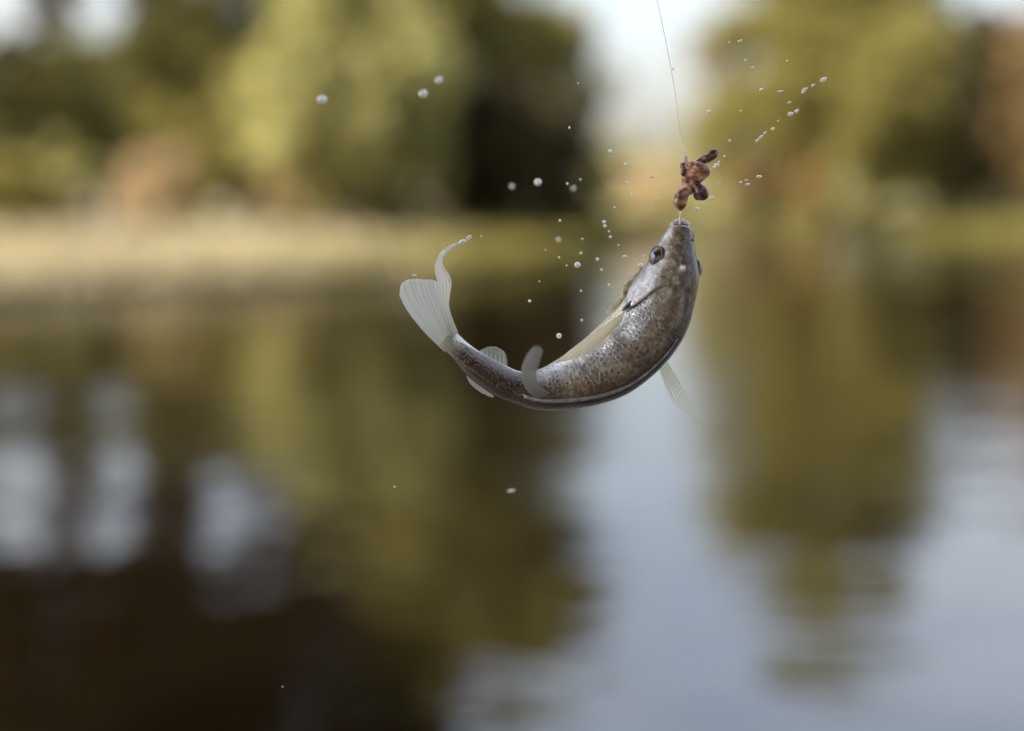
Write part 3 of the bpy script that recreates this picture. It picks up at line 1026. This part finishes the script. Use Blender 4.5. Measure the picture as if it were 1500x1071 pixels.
# ================================================================== tackle and bait
M_LINE = simple('nylon', (0.85, 0.84, 0.80), 0.25, 0.6, 0.3, bmp=0)
M_HOOK = simple('hook_wire', (0.95, 0.82, 0.60), 0.45, 0.6, 0.2, bmp=0)
q = [pt(1003.5, 233, 4), pt(999, 205, 4), pt(994, 178, 4), pt(988, 130, 4), pt(980, 85, 4), pt(971, 40, 4), pt(962, -2, 4), pt(930, -150, 0), pt(840, -560, -40), pt(600, -1600, -150)]
ln = curve_tube('fishing_line', q, [0.00021, 0.00018] + [0.00011] * 8, M_LINE, None, 6, 90)
tag(ln, 'thin clear fishing line running up from the bait', 'fishing line')

hook = empty('hook', pt(1002, 236, 4))
tag(hook, 'small straw coloured hook shank between bait and fish mouth', 'hook')
curve_tube('shank', [pt(1004, 234, 4), pt(1006, 255, 4), pt(1003, 280, 4), pt(998, 308, 3), pt(996, 326, 2.0)], [0.0004, 0.00042, 0.00042, 0.00044, 0.0004], M_HOOK, hook, 8, 30)
curve_tube('bend', [pt(996, 325, 2.0), pt(995.5, 333, 0.8), pt(998, 338, -1), pt(1002, 336, -2.5), pt(1003, 330, -3)], [0.0004, 0.00042, 0.00042, 0.0004, 0.0001], M_HOOK, hook, 8, 24)
kn = []
for i in range(60):
    a = i / 60 * 2 * math.pi * 6
    c = pt(1003.6 + i * 0.02, 229 + i * 0.17, 4)
    kn.append(c + RT * 0.00062 * math.cos(a) - FWD * 0.00062 * math.sin(a))
v, f = tube(kn, [0.00026] * 60, 6)
mesh('knot', v, f, simple('knot', (0.70, 0.68, 0.66), 0.35, bmp=0), hook)


def bait_material():
    m, n, b = new_mat('worm_flesh')
    p = geo_pos(n)
    n1 = noise(n, 230, 3, 0.6, p)
    n2 = noise(n, 700, 4, 0.65, p)
    r = ramp(n, [(0.35, (0.03, 0.008, 0.010)), (0.44, (0.14, 0.038, 0.026)), (0.53, (0.40, 0.145, 0.075)), (0.64, (0.66, 0.44, 0.34))])
    n.links.new(mth(n, 'ADD', mth(n, 'MULTIPLY', n1.outputs[0], 0.75), mth(n, 'MULTIPLY', n2.outputs[0], 0.25)), r.inputs[0])
    n.links.new(r.outputs[0], b.inputs['Base Color'])
    b.inputs['Roughness'].default_value = 0.2
    b.inputs['Coat Weight'].default_value = 0.9
    b.inputs['Coat Roughness'].default_value = 0.1
    b.inputs['Subsurface Weight'].default_value = 0.25
    b.inputs['Subsurface Radius'].default_value = (1.0, 0.35, 0.2)
    b.inputs['Subsurface Scale'].default_value = 0.0015
    n.links.new(bump(n, n2.outputs[0], 0.0009), b.inputs['Normal'])
    return m


M_BAIT = bait_material()
M_BDARK = simple('worm_dark', (0.022, 0.009, 0.014), 0.22, 0.6, 0.6, (0.13, 0.045, 0.05), 500, 0.0005)
bait = empty('bait', pt(1014, 262, 4))
tag(bait, 'knotted lump of reddish brown worm threaded on the hook', 'bait')


def lumps(name, spheres, mat, seed=0, vox=0.00042):
    parts = []
    rng = np.random.default_rng(seed)
    for (x, y, z, r) in spheres:
        c = pt(x, y, z); rad = r * PX * 1.1
        V, F = [], []
        seg, rings = 16, 10
        k = rng.normal(size=(3, 3)) * 2.5
        for i in range(rings + 1):
            th = math.pi * i / rings
            for j in range(seg):
                ph = 2 * math.pi * j / seg
                d = np.array([math.sin(th) * math.cos(ph), math.sin(th) * math.sin(ph), math.cos(th)])
                s = 1 + 0.10 * np.sin(k @ d + 1).sum() / 2
                V.append(c + Vector(d) * rad * s)
        for i in range(rings):
            for j in range(seg):
                l = (j + 1) % seg
                F.append((i * seg + j, (i + 1) * seg + j, (i + 1) * seg + l, i * seg + l))
        parts.append((V, F))
    v, f = join(parts)
    o = mesh(name, v, f, mat, bait)
    r_ = o.modifiers.new('fuse', 'REMESH'); r_.mode = 'VOXEL'; r_.voxel_size = vox; r_.use_smooth_shade = True
    s_ = o.modifiers.new('soften', 'SMOOTH'); s_.factor = 0.5; s_.iterations = 4
    return o


lumps('worm_body', [(1008, 246, 5, 8.5), (1016, 244, 6, 8), (1024, 246, 7, 9), (1030, 251, 7, 9.5), (1026, 258, 7, 8), (1018, 256, 6, 8),
                    (1009, 254, 5, 6), (1004, 262, 4, 5), (1003, 268, 4, 4.5), (1017, 266, 5, 6.5), (1015, 273, 5, 6.5), (1009, 278, 5, 7),
                    (1002, 282, 5, 8), (998, 289, 5, 9.5), (996, 297, 5, 8.5), (997, 303, 5, 5.5), (1021, 272, 5, 6)], M_BAIT, 5)
lumps('worm_end', [(1022, 274, 7, 6.5), (1027, 279, 7, 9), (1030, 285, 7, 8), (1024, 286, 6, 7.5)], M_BDARK, 6)['label'] = 'dark plum coloured rounded end of the worm'
lumps('worm_tail', [(1021, 240, 6, 4.5), (1026, 237, 6, 5), (1031, 234, 6.5, 5.5), (1036, 232, 7, 6), (1041, 229, 7, 6.3), (1046, 227, 7.5, 6), (1048, 223, 7.5, 4.5), (1043, 224, 7, 5)], M_BDARK, 7)['label'] = 'dark stubby tail of the worm jutting sideways'
lumps('worm_coil', [(1001, 243, 5, 5), (1003, 249, 5.5, 5), (1001, 254, 5, 4)], M_BDARK, 8)['label'] = 'dark coil of worm under the knot'

# ================================================================== droplets
def drop_material():
    m, n, b = new_mat('water_drop')
    b.inputs['Base Color'].default_value = (1, 1, 1, 1)
    b.inputs['Roughness'].default_value = 0.02
    b.inputs['IOR'].default_value = 1.33
    b.inputs['Transmission Weight'].default_value = 1.0
    d = n.nodes.new('ShaderNodeBsdfDiffuse')
    d.inputs['Color'].default_value = (0.92, 0.93, 0.93, 1)  # white mixed in for the brightness sun and sky would give
    mx = n.nodes.new('ShaderNodeMixShader'); mx.inputs[0].default_value = 0.55
    n.links.new(b.outputs[0], mx.inputs[1]); n.links.new(d.outputs[0], mx.inputs[2])
    n.links.new(mx.outputs[0], n.nodes['Material Output'].inputs['Surface'])
    return m


M_DROP = drop_material()
_V, _F = [], []
SEG, RING = 20, 12
for i in range(RING + 1):
    th = math.pi * i / RING
    for j in range(SEG):
        ph = 2 * math.pi * j / SEG
        _V.append((math.cos(th), math.sin(th) * math.cos(ph) * (1 - 0.12 * math.cos(th)), math.sin(th) * math.sin(ph)))
for i in range(RING):
    for j in range(SEG):
        k = (j + 1) % SEG
        _F.append((i * SEG + j, i * SEG + k, (i + 1) * SEG + k, (i + 1) * SEG + j))
DM = bpy.data.meshes.new('water_droplet')
DM.from_pydata(_V, [], _F)
DM.polygons.foreach_set('use_smooth', [True] * len(DM.polygons))
DM.materials.append(M_DROP)
DM.update()


def drops(rows, label, group, near_spread, seed, name='water_droplet'):
    rng = random.Random(seed)
    for row in rows:
        x, y, a, b = row[:4]
        ang = row[4] if len(row) > 4 else 0
        near = row[5] if len(row) > 5 else rng.uniform(-near_spread, near_spread)
        lab = row[6] if len(row) > 6 else (label(x, y) if callable(label) else label)
        o = bpy.data.objects.new(name, DM)
        COL.objects.link(o)
        o.location = pt(x, y, near)
        k = PX * (FOCUS - near * 0.001) / FOCUS
        o.scale = (a * k * 0.88, b * k * 0.88, b * k * 0.88)
        ax = (RT * math.cos(R(ang)) + UP * math.sin(R(ang)))
        zz = -FWD
        yy = zz.cross(ax)
        o.rotation_euler = Matrix((ax, yy, zz)).transposed().to_euler()
        tag(o, lab, 'droplet', group)


ORD = ['first', 'second', 'third', 'fourth', 'fifth', 'sixth', 'seventh', 'eighth', 'ninth', 'tenth', 'eleventh']


def ordinal(rows, ref, text):
    """label by the order of the droplets counted from something one can find"""
    o = sorted(rows, key=lambda r: math.hypot(r[0] - ref[0], r[1] - ref[1]))
    ix = {(r[0], r[1]): i for i, r in enumerate(o)}
    return lambda x, y: text % ORD[ix[(x, y)]]


drops([(893, 222, 3.4, 3.4), (917, 241, 4, 2.6), (955, 259, 4, 2.6), (917, 267, 2.2, 2.2), (974, 286, 2.2, 1.2), (956, 298, 3, 1.2), (900, 304, 2.2, 2),
       (906, 359, 1.6, 1.4), (853, 350, 1.8, 1.8), (851, 371, 2.2, 2.2),
       (819, 377, 1.9, 1.9), (830, 389, 1.5, 1.5), (875, 380, 3.1, 3.1), (881, 395, 2.2, 2.2), (892, 417, 2.1, 2.1), (915, 376, 4, 2.6),
       (939, 388, 3, 3), (942, 375, 2.6, 2), (851, 426, 1.8, 1.8), (852, 469, 2.1, 2.1), (924, 284, 1.6, 1.6), (834, 187, 1.8, 2.2), (847, 122, 1.4, 1.4),
       (820, 323, 2.2, 2.2), (799, 366, 1.3, 1.3)],
      "tiny bright droplet in the loose scatter beside the fish's eye and throat", 'droplets scattered beside the fish head', 14, 1)
drops([(846, 388, 5.2, 4.8, 0, 3, "largest sharp round droplet in the scatter beside the fish's head"),
       (819, 492, 4.6, 4.4, 0, 2, 'sharp ring shaped droplet floating just above the curled belly'),
       (776, 441, 2.4, 2.4, 0, -8, 'small lone droplet inside the curl of the fish'),
       (790, 412, 1.4, 1.4, 0, -8, 'speck of a droplet above the small lone one inside the curl'),
       (788, 267, 6.0, 6.0, 0, 32, 'large soft white droplet in front of the deep dark tree'),
       (472, 146, 7.0, 8.0, 90, 45, 'large soft droplet in front of the sunlit bright tree'),
       (1000, 393, 4.6, 4.6, 0, 42, 'soft white droplet floating in front of the fish forehead'),
       (687, 348, 5, 3.2, 25, 2, 'elongated droplet just off the curling tail tip'),
       (705, 346, 1.7, 1.7, 0, 2, 'speck of a droplet beyond the curling tail tip'),
       (607, 403, 4.5, 1.2, 0, -6, 'faint flat droplet above the broad tail lobe'),
       (749, 719, 7, 2.6, 10, -40, 'faint flattened droplet falling below the fish'),
       (578, 713, 2.0, 1.4, 0, -10, 'speck of a droplet low over the water under the tail'),
       (414, 1006, 1.6, 1.4, 0, -5, 'speck of a droplet over the darkest water'),
       (1021, 306, 3.4, 3.4, 0, 4, 'droplet clinging below the dark end of the worm')],
      None, None, 10, 2)
drops([(620, 137, 6.4, 7.0, 90, 44, 'brighter of two soft droplets side by side against the dark tree'), (643, 117, 5.6, 6.2, 90, 46, 'dimmer, higher of two soft droplets side by side against the dark tree')], None, 'pair of soft droplets', 5, 3)
rows = [(885, 325, 3, 3), (886, 331, 2.6, 2.6), (892, 339, 2, 2), (894, 347, 2.4, 2.4)]
drops(rows, ordinal(rows, (885, 300), '%s droplet down the upright string of four beside the snout'), 'upright string of four droplets', 4, 31)
rows = [(750, 273, 4.0, 4.0, 0, -60), (840, 276, 3.4, 3.4, 0, -60), (831, 269, 1.8, 1.8, 0, -20), (850, 263, 1.8, 1.8, 0, -20), (818, 351, 3.2, 3.2, 0, -50)]
drops(rows, ordinal(rows, (788, 267), 'faint blurred droplet, %s from the large soft white one'), 'faint droplets behind the fish', 5, 4)
rows = [(1206, 117, 6.2, 3.6, 30), (1191, 125, 4, 2, 30), (1179, 131, 6, 2.6, 30), (1177, 135, 4.5, 1.8, 30)]
drops(rows, ordinal(rows, (1040, 225), '%s stretched droplet from the worm in the upper bright diagonal streak'), 'droplets in the upper diagonal streak', 8, 5)
rows = [(1158, 167, 5, 3.6, 25), (1167, 163, 4.2, 2.6, 30), (1140, 177, 3, 1.1, 30), (1132, 189, 4, 2.5, 30), (1120, 195, 4, 2, 42), (1114, 201, 4.5, 2.2, 42), (1109, 206, 4, 2, 40)]
drops(rows, ordinal(rows, (1040, 225), '%s stretched droplet from the worm in the lower bright diagonal streak'), 'droplets in the lower diagonal streak', 8, 15)
rows = [(1084, 60, 4.4, 2, 25), (1068, 62, 1.8, 1.4), (1092, 88, 3.4, 1.5, 20), (1103, 99, 4.2, 1.8, 15), (1116, 131, 4.2, 2, 25), (1143, 134, 5.4, 1.5, 8),
        (1153, 89, 1.6, 1.6), (1156, 150, 3.8, 1.6, 15), (1038, 164, 3.8, 2.6, 45), (1085, 162, 2.5, 1.0, 20), (986, 101, 1.6, 2.4)]
drops(rows, ordinal(rows, (1040, 225), 'dim thin droplet above the bright streaks, %s from the worm'), 'dim droplets over the streaks', 10, 6)
rows = [(1069, 206, 2.6, 2), (1061, 229, 2, 2), (1053, 237, 2, 2), (1050, 242, 5, 3.4, 20), (1046, 246, 3, 2.6), (1054, 268, 1.6, 1.6), (1043, 290, 3.2, 3)]
drops(rows, ordinal(rows, (1014, 285), "droplet thrown off close beside the worm, %s from the worm's middle"), 'droplets beside the worm', 4, 7)
rows = [(1112, 259, 4.6, 2.6, 8), (1093, 264, 3, 1.5, 10), (1085, 267, 3, 1.5, 5), (1095, 270, 3.8, 2, 8)]
drops(rows, ordinal(rows, (1020, 262), '%s droplet from the worm in the flat cluster over the dark brown bush'), 'cluster of four flat droplets', 4, 8)
# beads of water on the curling tail tip
for q, (x, y, a, b, g) in enumerate([(678, 354.5, 6.5, 4.2, 22), (664, 361, 5, 3.2, 32), (651, 371, 4.5, 3.6, 50), (645, 383, 4.2, 2.8, 75)]):
    drops([(x, y, a, b, g, 3)], '%s bead of water clinging back from the curled tail tip' % ORD[q], 'water beads on the tail tip', 3, 20 + q, 'water_bead')
